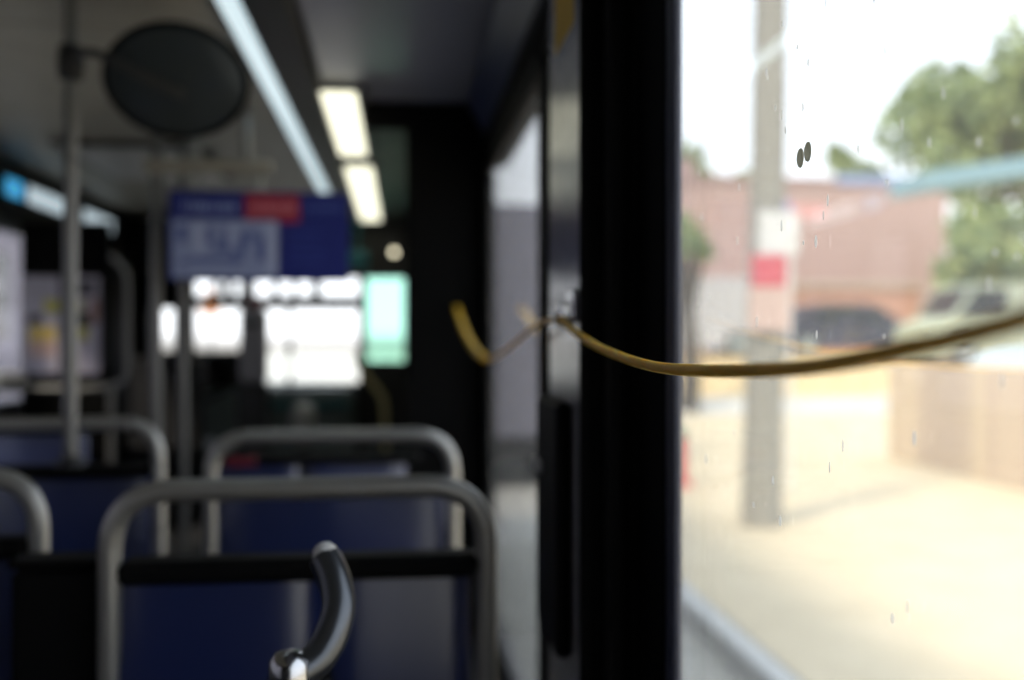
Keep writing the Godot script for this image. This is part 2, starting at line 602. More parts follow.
func shell() -> void:
	var fl := struct("floor", "dark rubber floor of the bus", "floor")
	box_part("floor_sheet", [-2.13, 0.43, -0.08, 0.0, -1.7, 8.1], M.rubber_floor, fl, 0.0)
	var ce := struct("ceiling", "pale grey panelled ceiling of the bus", "ceiling")
	box_part("roof_skin", [-2.13, 0.43, 2.17, 2.72, -1.7, 8.1], M.wall_grey, ce, 0.0)
	var z := -1.6
	while z < 7.9:
		box_part("ceiling_panel", [-2.05, -0.50, 2.15, 2.17, z, minf(z + 1.17, 8.0)], M.ceiling_panel, ce, 0.006)
		z += 1.18
	box_part("cove_panel", [-0.29, 0.27, 2.15, 2.17, -1.6, 3.98], M.cove_panel, ce, 0.004)
	box_part("front_ceiling_panel", [-0.29, 0.35, 2.15, 2.17, 4.06, 8.0], M.dark_panel, ce, 0.004)
	box_part("duct_cover", [-0.43, -0.295, 2.10, 2.17, -1.6, 8.0], M.charcoal, ce, 0.012)
	box_part("ceiling_channel", [-0.50, -0.43, 2.15, 2.17, -1.6, 8.0], M.charcoal, ce, 0.003)
	# sloped fascia between the cove and the wall over the windows
	var st := begin()
	prism(st, PackedVector2Array([Vector2(0.27, 2.17), Vector2(0.27, 2.145), Vector2(0.335, 2.03), Vector2(0.35, 2.03), Vector2(0.35, 2.17)]), -3.98, 1.6)
	part("sloped_fascia", st, M.cove_trim, ce)

	# wall on the window side
	var wr := struct("wall_right", "dark side wall of the bus around window and door", "wall")
	box_part("lower_panel", [0.35, 0.40, 0.0, 0.55, -1.6, 1.70], M.dark_panel, wr, 0.004)
	box_part("header_panel", [0.35, 0.43, 1.76, 2.17, -1.6, 1.70], M.black_satin, wr, 0.004)
	box_part("door_header", [0.34, 0.43, 1.90, 2.17, 1.70, 4.0], M.black_satin, wr, 0.01)
	box_part("header_rib", [0.325, 0.345, 1.965, 1.985, 1.72, 3.98], M.pillar_grey, wr, 0.004)
	box_part("rear_pillar", [0.35, 0.43, 0.55, 1.76, -1.6, -1.1], M.black_satin, wr, 0.004)
	box_part("front_side_panel", [0.35, 0.375, 0.0, 2.17, 3.95, 8.0], M.black_satin, wr, 0.004)
	# the boxed post between window and door
	var post := struct("trim_1", "black boxed post between window and door with pale grey inner face", "post")
	box_part("post_core", [0.266, 0.40, 0.0, 2.15, 1.405, 1.712], M.black_satin, post, 0.006)
	box_part("rear_rib", [0.293, 0.318, 0.0, 2.15, 1.393, 1.407], M.pillar_grey, post, 0.004)
	box_part("inner_face", [0.258, 0.266, 0.0, 2.15, 1.412, 1.705], M.laminate, post, 0.003, "pale grey glossy face panel")
	box_part("edge_trim", [0.256, 0.270, 0.0, 2.15, 1.399, 1.413], M.black_plastic, post, 0.003)

	var wi := struct("window_1", "large bus side window with dark frame and faintly dusty glass", "window")
	box_part("frame_side", [0.335, 0.36, 0.52, 1.80, 1.235, 1.40], M.black_satin, wi, 0.008)
	box_part("frame_edge", [0.338, 0.35, 0.56, 1.76, 1.205, 1.335], M.window_frame, wi, 0.010)
	box_part("frame_side", [0.335, 0.40, 0.55, 1.76, -1.15, -1.05], M.window_frame, wi, 0.008)
	box_part("frame_top", [0.335, 0.40, 1.74, 1.80, -1.15, 1.21], M.window_frame, wi, 0.008)
	box_part("frame_bottom", [0.325, 0.40, 0.52, 0.575, -1.15, 1.21], M.window_frame, wi, 0.008)
	box_part("pane", [0.350, 0.356, 0.57, 1.75, -1.07, 1.24], M.window_glass, wi, 0.0, "slightly dusty glass pane")

	# door ahead of the post
	var d := struct("door_1", "tall glazed bus door beside the boxed post", "door")
	box_part("door_frame_side", [0.335, 0.37, 0.0, 1.92, 2.30, 2.42], M.black_plastic, d, 0.006)
	box_part("door_frame_side", [0.335, 0.362, 0.0, 1.92, 3.90, 3.96], M.black_plastic, d, 0.006)
	box_part("door_frame_side", [0.345, 0.40, 0.0, 1.92, 1.712, 1.86], M.black_plastic, d, 0.006)
	box_part("door_bottom_rail", [0.335, 0.37, 0.02, 0.14, 1.86, 3.90], M.charcoal, d, 0.008)
	box_part("door_top_rail", [0.335, 0.37, 1.86, 1.92, 1.86, 3.90], M.black_plastic, d, 0.006)
	box_part("door_pane", [0.352, 0.358, 0.12, 1.88, 2.40, 3.90], M.door_glass, d, 0.0, "full height dusty glass")
	box_part("door_pane", [0.352, 0.358, 0.12, 1.88, 1.85, 2.32], M.door_glass, d, 0.0, "narrow dusty glass")
	box_part("door_sill", [0.30, 0.43, -0.01, 0.02, 1.712, 3.96], M.steel, d, 0.003)

	# far side wall with its windows
	var wl := struct("wall_left", "grey far side wall of the bus below and above the windows", "wall")
	box_part("lower_panel", [-2.13, -2.05, 0.0, 0.85, -1.6, 8.0], M.dark_panel, wl, 0.004)
	box_part("header_panel", [-2.13, -2.05, 1.80, 2.17, -1.6, 8.0], M.dark_panel, wl, 0.004)
	for p in [[-1.6, -1.3], [0.30, 0.42], [2.0, 2.12], [3.7, 3.85], [5.0, 5.12], [6.05, 8.0]]:
		box_part("pillar", [-2.13, -2.05, 0.85, 1.80, p[0], p[1]], M.black_satin, wl, 0.004)
	var n := 2
	for p in [[-1.3, 0.30], [0.42, 2.0], [2.12, 3.7], [3.85, 5.0], [5.12, 6.05]]:
		var w := struct("window_%d" % n, "far side window of the bus, number %d towards the driver" % (n - 1), "window")
		n += 1
		box_part("frame_top", [-2.10, -2.03, 1.77, 1.81, p[0], p[1]], M.window_frame, w, 0.006)
		box_part("frame_bottom", [-2.10, -2.03, 0.84, 0.88, p[0], p[1]], M.window_frame, w, 0.006)
		box_part("frame_side", [-2.10, -2.03, 0.88, 1.77, p[0], p[0] + 0.04], M.window_frame, w, 0.006)
		box_part("frame_side", [-2.10, -2.03, 0.88, 1.77, p[1] - 0.04, p[1]], M.window_frame, w, 0.006)
		box_part("pane", [-2.078, -2.072, 0.87, 1.78, p[0] + 0.03, p[1] - 0.03], M.door_glass, w, 0.0)

	# ends
	var wb := struct("wall_back", "plain grey rear wall of the bus", "wall")
	box_part("rear_panel", [-2.13, 0.43, 0.0, 2.17, -1.7, -1.6], M.wall_grey, wb, 0.0)
	var wf := struct("wall_front", "dark front wall of the bus around the windscreen", "wall")
	box_part("lower_panel", [-2.13, 0.43, 0.0, 0.86, 8.0, 8.1], M.dark_panel, wf, 0.004)
	box_part("upper_panel", [-2.13, 0.43, 1.70, 2.17, 8.0, 8.1], M.dark_panel, wf, 0.004)
	box_part("corner_post", [-2.13, -1.95, 0.86, 1.70, 8.0, 8.1], M.black_satin, wf, 0.004)
	box_part("door_post", [-0.33, -0.27, 0.86, 1.70, 8.0, 8.1], M.black_satin, wf, 0.004)
	box_part("corner_post", [0.03, 0.43, 0.86, 1.70, 8.0, 8.1], M.black_satin, wf, 0.004)
	var ws := struct("window_7", "wide bright windscreen at the front of the bus", "window")
	box_part("pane", [-1.96, -0.32, 0.85, 1.71, 8.03, 8.036], M.clear_glass, ws, 0.0)
	box_part("centre_bar", [-1.76, -1.60, 0.86, 1.70, 7.99, 8.04], M.black_plastic, ws, 0.006)
	box_part("centre_bar", [-1.25, -1.22, 0.86, 1.70, 7.99, 8.04], M.black_plastic, ws, 0.006)
	box_part("centre_bar", [-0.885, -0.855, 0.86, 1.46, 7.99, 8.04], M.charcoal, ws, 0.006)
	box_part("visor_bar", [-1.95, -0.33, 1.445, 1.545, 7.96, 8.0], M.black_plastic, ws, 0.01)
	for x in [-1.44, -1.33, -1.17, -0.98, -0.84, -0.66]:
		box_part("visor_hanger", [x - 0.03 - 0.02 * sin(x * 9.0), x + 0.035, 1.50, 1.70, 7.97, 7.99], M.black_plastic, ws, 0.006)
	box_part("corner_visor", [-1.96, -1.74, 1.50, 1.71, 7.98, 8.02], M.black_plastic, ws, 0.004)
	var fd := struct("window_8", "green tinted glass beside the windscreen", "window")
	box_part("pane", [-0.28, 0.04, 1.02, 1.70, 8.03, 8.04], M.mint_glass, fd, 0.0)
	box_part("frame_bottom", [-0.28, 0.04, 0.86, 1.03, 8.0, 8.06], M.charcoal, fd, 0.004)

	# black partition ahead of the door
	var bh := struct("trim_2", "black partition wall ahead of the glazed door", "partition")
	box_part("panel", [0.025, 0.345, 0.0, 2.15, 4.0, 4.04], M.black_satin, bh, 0.006)
	box_part("header", [-0.15, 0.345, 2.05, 2.15, 3.985, 4.04], M.black_satin, bh, 0.006)

func seats() -> void:
	seat("wide blue seat with grey rail right behind the curved grab bar", -0.495, 0.166, 1.70, 0.95, [[-0.472, -0.140], [-0.115, 0.122]], true)
	seat("blue seat with grey grab rail directly behind the low seat with a red sticker", -0.503, 0.157, 2.62, 0.95, [[-0.478, 0.125]], true)
	seat("blue seat across the aisle with rail beside a black side box", -1.35, -0.655, 1.95, 0.945, [[-1.33, -1.0], [-0.98, -0.70]], true)
	seat("blue seat across the aisle with rail, standing by a tall grab pole", -1.40, -0.66, 2.90, 0.965, [[-1.38, -0.705]], true)
	seat("low blue seat without a rail ahead of the railed seats", -0.645, 0.10, 3.42, 0.815, [[-0.645, -0.34], [-0.32, 0.02]], false, "low seats without rails")
	seat("low blue seat without a rail beside the far side windows", -1.62, -1.14, 3.75, 0.90, [[-1.62, -1.14]], false, "low seats without rails")
	var t := thing("side_box", "black box filling the gap beside the railed seat", "box", v(-0.575, 0, 1.78))
	box_part("body", [-0.650, -0.500, 0.0, 0.815, 1.74, 1.80], M.black_plastic, t, 0.012)
	box_part("lid", [-0.652, -0.498, 0.816, 0.832, 1.735, 1.805], M.black_plastic, t, 0.006)
	var rs := begin()
	bx(rs, -0.58, -0.48, 0.780, 0.808, 3.385, 3.398, 0.003)
	solo("seat_sticker", rs, M.red_paint, "dark red sticker on the back of the low blue seat", "sticker")

	# chrome handle in front of the nearest seat
	var h := thing("curved_grab_bar", "curved dark metal grab bar with pale tip before the blue seat back", "grab bar", v(-0.22, 0, 1.1))
	var st := begin()
	var pts := smooth_path([v(-0.150, 0.28, 1.06), v(-0.150, 0.70, 1.06), v(-0.128, 0.822, 1.06), v(-0.085, 0.862, 1.08), v(-0.068, 0.900, 1.10), v(-0.072, 0.930, 1.12), v(-0.084, 0.952, 1.14)], 0.008)
	tube(st, pts, 0.0185, 16)
	part("handle_tube", st, M.dark_metal, h)
	st = begin()
	ball(st, v(-0.084, 0.957, 1.139), Vector3(0.015, 0.015, 0.015), 14)
	part("end_cap", st, M.white_plastic, h)
	st = begin()
	lathe(st, v(-0.116, 0.812, 1.06), Vector3.UP, [Vector2(0.0, 0.062), Vector2(0.014, 0.060), Vector2(0.021, 0.050), Vector2(0.023, 0.03), Vector2(0.022, 0.0), Vector2(0.016, -0.012)], 18)
	part("socket", st, M.bright_steel, h)
	st = begin()
	tube(st, [v(-0.116, 0.0, 1.06), v(-0.116, 0.80, 1.06)], 0.018, 14)
	part("support", st, M.charcoal, h)

func fittings() -> void:
	# lamps
	strip_light("ceiling_strip_light", "long narrow white strip light along the ceiling", -0.465, 2.15, 1.6, 6.5, 0.062, Color(0.88, 0.97, 1.0), 0.78, M.charcoal)
	strip_light("ceiling_light_panel", "cream ceiling light panel just past the black partition header", -0.240, 2.15, 3.74, 5.0, 0.15, Color(1.0, 0.99, 0.88), 1.5, M.charcoal, "light", "cream ceiling light panels")
	strip_light("ceiling_light_panel", "long cream ceiling light panel close to the windscreen", -0.225, 2.15, 5.35, 7.7, 0.15, Color(1.0, 0.99, 0.88), 1.5, M.charcoal, "light", "cream ceiling light panels")
	for k in [[5.35, 5.58, Color(0.25, 0.75, 1.0), "small blue lamp on the far side wall above the windows"], [5.66, 6.35, Color(0.88, 0.96, 1.0), "white lamp on the far side wall next to the blue lamp"], [6.62, 7.25, Color(0.88, 0.96, 1.0), "white lamp on the far side wall closest to the windscreen"]]:
		var t := thing("wall_light", k[3], "light", v(-2.03, 2.0, (k[0] + k[1]) / 2), "lamps along the far side wall")
		box_part("housing", [-2.05, -2.02, 1.93, 2.06, k[0], k[1]], M.charcoal, t, 0.004)
		var key := "glow_wall_%s" % [k[0]]
		glow(key, k[2], 0.6)
		box_part("diffuser", [-2.02, -2.005, 1.95, 2.04, k[0] + 0.01, k[1] - 0.01], M[key], t, 0.004)
		var a := AreaLight3D.new()
		a.name = "lamp_light"
		a.area_size = Vector2(k[1] - k[0], 0.09)
		a.light_color = k[2]
		a.light_energy = 0.3 * 0.09 * (k[1] - k[0]) / PI
		a.shadow_enabled = true
		a.area_range = 12.0
		t.add_child(a)
		a.position = Vector3(0.03, 0, 0)
		a.rotation_degrees = Vector3(0, -90, 0)

	# poles and rails
	pole("grey grab pole with dark clamp holding the round mirror's arm", -0.905, 2.86, 2.15, 0.019, [1.965], 0.852)
	pole("grey grab pole close beside the blue hanging sign", -1.015, 4.3, 2.15, 0.024, [])
	pole("grey grab pole just ahead of the blue hanging sign", -0.925, 4.4, 2.15, 0.021, [])
	var t := thing("overhead_rail", "grey overhead rail carrying the blue sign", "rail", v(-0.66, 2.15, 4.15))
	var st := begin()
	tube(st, [v(-1.02, 1.90, 4.12), v(-0.52, 1.90, 4.12)], 0.030, 12)
	part("rail", st, M.ceiling_panel, t)
	for x in [-0.82, -0.62]:
		st = begin()
		tube(st, [v(x, 1.90, 4.12), v(x, 2.15, 4.12)], 0.018, 10)
		part("hanger", st, M.steel, t)
	var grab := thing("side_rail", "grey grab loop in front of the poster board", "rail", v(-1.40, 0, 5.1))
	st = begin()
	tube(st, rounded([v(-1.42, 1.62, 5.1), v(-1.34, 1.55, 5.1), v(-1.34, 0.98, 5.1), v(-1.50, 0.96, 5.1), v(-2.04, 0.96, 5.1)], 0.07), 0.017, 12)
	part("tube", st, M.pole_tube, grab)
	st = begin()
	tube(st, [v(-1.42, 0.0, 5.1), v(-1.42, 0.96, 5.1)], 0.017, 12)
	part("leg", st, M.pole_tube, grab)

	# convex mirror
	var mi := thing("round_mirror", "round black domed mirror hanging tilted below the ceiling, its back showing", "mirror", v(-0.64, 2.15, 2.9))
	var axis := Vector3(0.12, -0.78, 0.62).normalized()
	var c := v(-0.628, 1.93, 2.9)
	st = begin()
	var prof := []
	for i in 11:
		var r := 0.184 * (1.0 - i / 10.0)
		prof.append(Vector2(r, 0.032 * (1.0 - pow(r / 0.184, 2.0))))
	lathe(st, c, axis, prof, 40)
	part("domed_back", st, M.dome_black, mi)
	st = begin()
	lathe(st, c, axis, [Vector2(0.0, -0.03), Vector2(0.16, -0.028), Vector2(0.194, -0.012), Vector2(0.200, 0.002), Vector2(0.194, 0.012), Vector2(0.182, 0.004)], 40)
	part("rim", st, M.black_plastic, mi)
	st = begin()
	tube(st, smooth_path([v(-0.866, 1.964, 2.80), v(-0.80, 1.962, 2.75), c + axis * 0.045, c + axis * 0.02], 0.02), 0.012, 10)
	part("arm", st, M.charcoal, mi)

	# hanging sign: flat print
	var s := thing("hanging_sign", "blue hanging sign with red block and pale panel below the ceiling rail", "sign", v(-0.555, 1.88, 4.05))
	box_part("board", [-0.905, -0.205, 1.435, 1.79, 4.02, 4.05], mat("sign_blue", Color(0.06, 0.11, 0.42), 0.45), s, 0.004)
	st = begin()
	var img := Image.create(512, 256, false, Image.FORMAT_RGB8)
	img.fill(Color(0.075, 0.13, 0.46))
	img.fill_rect(Rect2i(214, 6, 158, 82), Color(0.60, 0.13, 0.22))
	img.fill_rect(Rect2i(8, 82, 302, 168), Color(0.56, 0.60, 0.76))
	rng.seed = 21
	# unreadable pale marks where the photograph shows blurred lettering
	var x := 40
	while x < 180:
		img.fill_rect(Rect2i(x, 30 + rng.randi() % 6, 8 + rng.randi() % 6, 26), Color(0.55, 0.60, 0.80))
		x += 17
	x = 236
	while x < 350:
		img.fill_rect(Rect2i(x, 32, 9 + rng.randi() % 5, 26), Color(0.80, 0.48, 0.54))
		x += 18
	x = 392
	while x < 490:
		img.fill_rect(Rect2i(x, 36, 7 + rng.randi() % 4, 18), Color(0.28, 0.34, 0.62))
		x += 15
	for k in [[22, 100, 26, 46], [104, 104, 18, 50], [130, 150, 40, 22], [150, 108, 16, 44], [196, 120, 22, 60], [226, 112, 20, 30], [60, 190, 150, 14], [250, 130, 22, 70], [28, 200, 30, 12], [178, 170, 14, 40]]:
		img.fill_rect(Rect2i(k[0], k[1], k[2], k[3]), Color(0.33, 0.38, 0.62))
	for k in [[74, 92, 24, 90], [170, 96, 20, 60], [280, 90, 26, 150]]:
		img.fill_rect(Rect2i(k[0], k[1], k[2], k[3]), Color(0.68, 0.71, 0.84))
	for y in [112, 140, 168, 196]:
		img.fill_rect(Rect2i(340, y, 110 - (y % 3) * 14, 10), Color(0.15, 0.21, 0.53))
	var pm := mat("sign_print", Color.WHITE, 0.45)
	pm.albedo_texture = ImageTexture.create_from_image(img)
	print_face(st, -0.902, -0.208, 1.438, 1.787, 4.018)
	part("print", st, pm, s)
	for hx in [-0.80, -0.56]:
		st = begin()
		tube(st, [v(hx, 1.792, 4.06), v(hx, 1.866, 4.105)], 0.010, 8)
		part("hanger", st, M.steel, s)

	# poster board on the driver's partition
	var p := thing("poster_board", "poster board with pale and yellow notices on the driver partition", "poster", v(-1.7, 0, 5.2))
	box_part("partition", [-1.90, -1.47, 0.0, 1.80, 5.24, 5.28], M.black_satin, p, 0.006)
	box_part("board", [-1.89, -1.50, 1.02, 1.53, 5.215, 5.24], M.charcoal, p, 0.005)
	img = Image.create(256, 256, false, Image.FORMAT_RGB8)
	img.fill(Color(0.70, 0.68, 0.76))
	for k in [[10, 8, 90, 60, 0.52, 0.50, 0.60], [150, 10, 90, 40, 0.30, 0.29, 0.34], [70, 60, 50, 36, 0.62, 0.58, 0.10], [20, 130, 90, 40, 0.78, 0.62, 0.16], [20, 170, 90, 40, 0.66, 0.48, 0.46], [140, 60, 60, 70, 0.46, 0.44, 0.12], [160, 132, 60, 36, 0.60, 0.56, 0.16], [176, 96, 60, 34, 0.10, 0.10, 0.11], [20, 100, 40, 26, 0.14, 0.14, 0.15], [224, 60, 28, 60, 0.45, 0.26, 0.24], [120, 0, 18, 256, 0.20, 0.20, 0.22]]:
		img.fill_rect(Rect2i(k[0], k[1], k[2], k[3]), Color(k[4], k[5], k[6]).lightened(0.3) if k[4] > 0.3 else Color(k[4], k[5], k[6]))
	pm = mat("poster_print", Color.WHITE, 0.5)
	pm.albedo_texture = ImageTexture.create_from_image(img)
	st = begin()
	print_face(st, -1.88, -1.51, 1.03, 1.52, 5.213)
	part("notices", st, pm, p)

	var tr := thing("window_ledge_box", "white box on the far side wall next to the poster board", "box", v(-1.97, 0.9, 4.9))
	box_part("body", [-2.04, -1.80, 0.96, 1.05, 4.70, 5.05], M.white_plastic, tr, 0.02)
	box_part("bracket", [-2.05, -1.98, 0.85, 0.96, 4.80, 4.95], M.charcoal, tr, 0.01)
	var ha := thing("roof_hatch", "pale roof hatch with raised frame in the bus ceiling", "hatch", v(-1.3, 2.15, 5.4))
	box_part("frame", [-1.65, -0.95, 2.125, 2.15, 4.9, 5.9], M.charcoal, ha, 0.01)
	box_part("lid", [-1.60, -1.00, 2.11, 2.13, 4.95, 5.85], M.white_plastic, ha, 0.01)
	# front of the bus
	var da := thing("dashboard", "dark dashboard below the windscreen", "dashboard", v(-1.2, 0, 7.7))
	box_part("body", [-1.95, -0.35, 0.0, 0.84, 7.55, 7.98], M.dash_grey, da, 0.05)
	box_part("binnacle", [-1.95, -1.12, 0.80, 1.115, 7.60, 7.90], M.black_plastic, da, 0.08)
	box_part("shelf_edge", [-1.0, -0.38, 0.70, 0.74, 7.50, 7.56], M.teal_plastic, da, 0.008)
	st = begin()
	var ring := []
	for i in 33:
		var a := TAU * i / 32
		ring.append(v(-1.40 + 0.24 * cos(a), 0.94 + 0.15 * sin(a), 7.20 + 0.17 * sin(a)))
	tube(st, ring, 0.018, 8, false)
	var w := thing("steering_wheel", "black steering wheel before the dashboard", "steering wheel", v(-1.4, 0.9, 7.3))
	part("rim", st, M.black_plastic, w)
	st = begin()
	tube(st, [v(-1.40, 0.98, 7.20), v(-1.40, 0.86, 7.50)], 0.04, 10)
	part("column", st, M.black_plastic, w)
	st = begin()
	tube(st, [v(-1.63, 0.98, 7.20), v(-1.17, 0.98, 7.20)], 0.015, 8)
	part("spoke", st, M.black_plastic, w)
	var fb := thing("farebox", "grey upright farebox with dark red top near the windscreen", "farebox", v(-0.86, 0, 6.0))
	box_part("pedestal", [-0.95, -0.77, 0.0, 0.95, 5.92, 6.10], M.charcoal, fb, 0.02)
	box_part("cabinet", [-0.935, -0.785, 0.95, 1.38, 5.93, 6.09], M.farebox_grey, fb, 0.02)
	box_part("hood", [-0.90, -0.80, 1.38, 1.45, 5.95, 6.07], M.red_paint, fb, 0.02, "dark red hood")
	box_part("coin_slot", [-0.90, -0.82, 1.28, 1.31, 5.922, 5.932], M.black_plastic, fb, 0.002)
	var ds := thing("driver_seat", "dark high backed driver seat ahead of the poster partition", "seat", v(-1.45, 0, 6.5))
	box_part("backrest", [-1.70, -1.22, 0.5, 1.10, 6.35, 6.47], M.charcoal, ds, 0.05)
	box_part("cushion", [-1.70, -1.22, 0.42, 0.54, 6.45, 6.95], M.charcoal, ds, 0.05)
	box_part("base", [-1.60, -1.32, 0.0, 0.42, 6.55, 6.85], M.black_plastic, ds, 0.02)
	var bin := thing("litter_bin", "small pale bin standing beside the dashboard", "bin", v(-0.6, 0, 6.6))
	box_part("body", [-0.72, -0.56, 0.50, 0.78, 6.62, 6.76], M.white_plastic, bin, 0.04)
	box_part("stand", [-0.68, -0.60, 0.0, 0.50, 6.65, 6.73], M.charcoal, bin, 0.01)
	var gr := thing("entry_handrail", "cream handrail slanting down beside the green tinted glass", "rail", v(-0.2, 0, 7.0))
	st = begin()
	tube(st, smooth_path([v(-0.10, 0.0, 7.0), v(-0.11, 0.70, 7.0), v(-0.16, 0.85, 7.0), v(-0.28, 1.0, 7.0), v(-0.30, 1.1, 7.0)], 0.04), 0.022, 10)
	part("tube", st, M.cream_plastic, gr)
	var tp := begin()
	bx(tp, -0.40, -0.24, 1.72, 1.86, 7.4, 7.5, 0.02)
	bx(tp, -0.33, -0.31, 1.84, 2.16, 7.44, 7.46, 0.004)
	solo("ticket_reader", tp, M.teal_plastic, "teal box hanging from the ceiling before the windscreen", "box")
	var il := thing("indicator_lamp", "tiny cream lamp beside the black partition", "lamp", v(-0.04, 1.78, 6.6))
	st = begin()
	ball(st, v(-0.04, 1.78, 6.6), Vector3(0.022, 0.022, 0.022), 12)
	glow("glow_indicator", Color(1.0, 0.96, 0.82), 2.5)
	part("bulb", st, M.glow_indicator, il)
	st = begin()
	tube(st, [v(-0.04, 1.80, 6.6), v(-0.04, 2.15, 6.6)], 0.008, 8)
	part("stem", st, M.charcoal, il)
	var ol := OmniLight3D.new()
	ol.name = "indicator_light"
	ol.light_color = Color(1.0, 0.96, 0.82)
	ol.light_energy = 0.002
	ol.light_size = 0.02
	ol.shadow_enabled = true
	ol.omni_range = 10.0
	il.add_child(ol)

	# things on the boxed post
	st = begin()
	bx(st, 0.2565, 0.2580, 1.675, 1.86, 1.46, 1.64, 0.0005)
	solo("warning_sticker", st, M.yellow_sticker, "yellow sticker high on the pale face of the boxed post", "sticker")
	var rb := thing("door_release_box", "tall black box mounted on the pale face of the boxed post", "box", v(0.245, 0.7, 1.58))
	box_part("body", [0.232, 0.257, 0.72, 1.105, 1.47, 1.69], M.black_plastic, rb, 0.008)
	box_part("latch", [0.226, 0.234, 0.98, 1.0, 1.62, 1.70], M.white_plastic, rb, 0.002)
	var br := thing("cord_bracket", "small metal bracket holding the yellow cord on the boxed post", "bracket", v(0.25, 1.24, 1.46))
	box_part("plate", [0.251, 0.258, 1.225, 1.275, 1.435, 1.495], M.bright_steel, br, 0.003)
	box_part("arm", [0.232, 0.252, 1.232, 1.256, 1.438, 1.462], M.bright_steel, br, 0.004)
	st = begin()
	var eye := []
	for i in 17:
		var a := TAU * i / 16
		eye.append(v(0.237 + 0.010 * cos(a), 1.232 + 0.010 * sin(a), 1.447))
	tube(st, eye, 0.0032, 8, false)
	part("eyelet", st, M.bright_steel, br)

	# yellow pull cord: twisted, drooping from the bracket along the window
	var cord := thing("pull_cord", "yellow twisted stop request cord drooping along the window", "cord", v(0.225, 1.176, 0.8))
	var path := smooth_path([v(0.237, 1.230, 1.447), v(0.231, 1.206, 1.27), v(0.226, 1.189, 1.09), v(0.223, 1.1772, 0.88), v(0.222, 1.1772, 0.72), v(0.222, 1.184, 0.54), v(0.222, 1.195, 0.425), v(0.222, 1.208, 0.33), v(0.222, 1.24, 0.16), v(0.222, 1.27, 0.0), v(0.226, 1.29, -0.2)], 0.0007)
	st = begin()
	tube(st, path, 0.0046, 12, true, [], 0.55)
	part("cord", st, M.yellow_cord, cord)
	# pale thread wound round the cord
	var wound := []
	for i in range(0, path.size() - 1):
		var d: Vector3 = (path[i + 1] - path[i]).normalized()
		var a := d.cross(Vector3.UP).normalized()
		var b := a.cross(d)
		wound.append(path[i] + (a * cos(i * 0.6) + b * sin(i * 0.6)) * 0.0046)
	st = begin()
	tube(st, wound, 0.00035, 5, false)
	part("thread", st, M.pale_thread, cord, "pale thread wound round the cord")
	var path2 := smooth_path([v(0.237, 1.230, 1.447), v(0.232, 1.225, 1.69), v(0.226, 1.18, 2.1), v(0.222, 1.150, 2.6), v(0.222, 1.195, 3.2), v(0.222, 1.275, 3.7), v(0.222, 1.33, 3.95)], 0.01)
	st = begin()
	tube(st, path2, 0.0046, 10, true)
	part("cord", st, M.yellow_cord, cord)
	st = begin()
	tube(st, smooth_path([v(0.222, 1.152, 2.62), v(0.222, 1.170, 2.95), v(0.222, 1.228, 3.42), v(0.222, 1.328, 3.94)], 0.02), 0.012, 10)
	part("sleeve", st, M.yellow_sticker, cord, "thick yellow sleeve")

	# marks on the window glass
	var sp := thing("glass_speck", "pair of small dark round specks stuck on the window glass", "speck", v(0.348, 1.36, 0.83))
	for k in [[0.838, 1.360], [0.822, 1.3625]]:
		st = begin()
		lathe(st, v(0.350, k[1], k[0]), Vector3.LEFT, [Vector2(0.0088, 0.0), Vector2(0.0084, 0.0012), Vector2(0.006, 0.0022), Vector2(0.0, 0.0026)], 18, Vector3(1, 1, 0.75))
		part("disc", st, M.speck, sp)
	rng.seed = 33
	for i in 64:
		var z := rng.randf_range(0.50, 1.15)
		var y := rng.randf_range(1.17, 1.50) if i % 6 else rng.randf_range(0.95, 1.17)
		st = begin()
		ball(st, v(0.3497, y, z), Vector3(0.0005, rng.randf_range(0.0018, 0.006), rng.randf_range(0.0012, 0.0028)), 8)
		solo("dried_drop", st, M.dried_drop, "tiny pale dried water drop on the window glass", "drop", "dried water drops on the window glass")

func print_face(st: SurfaceTool, x0: float, x1: float, y0: float, y1: float, z: float) -> void:
	var c := [[v(x0, y1, z), Vector2(0, 0)], [v(x1, y1, z), Vector2(1, 0)], [v(x1, y0, z), Vector2(1, 1)], [v(x0, y0, z), Vector2(0, 1)]]
	for k in [0, 1, 2, 0, 2, 3]:
		st.set_normal(Vector3(0, 0, 1))
		st.set_uv(c[k][1])
		st.add_vertex(c[k][0])

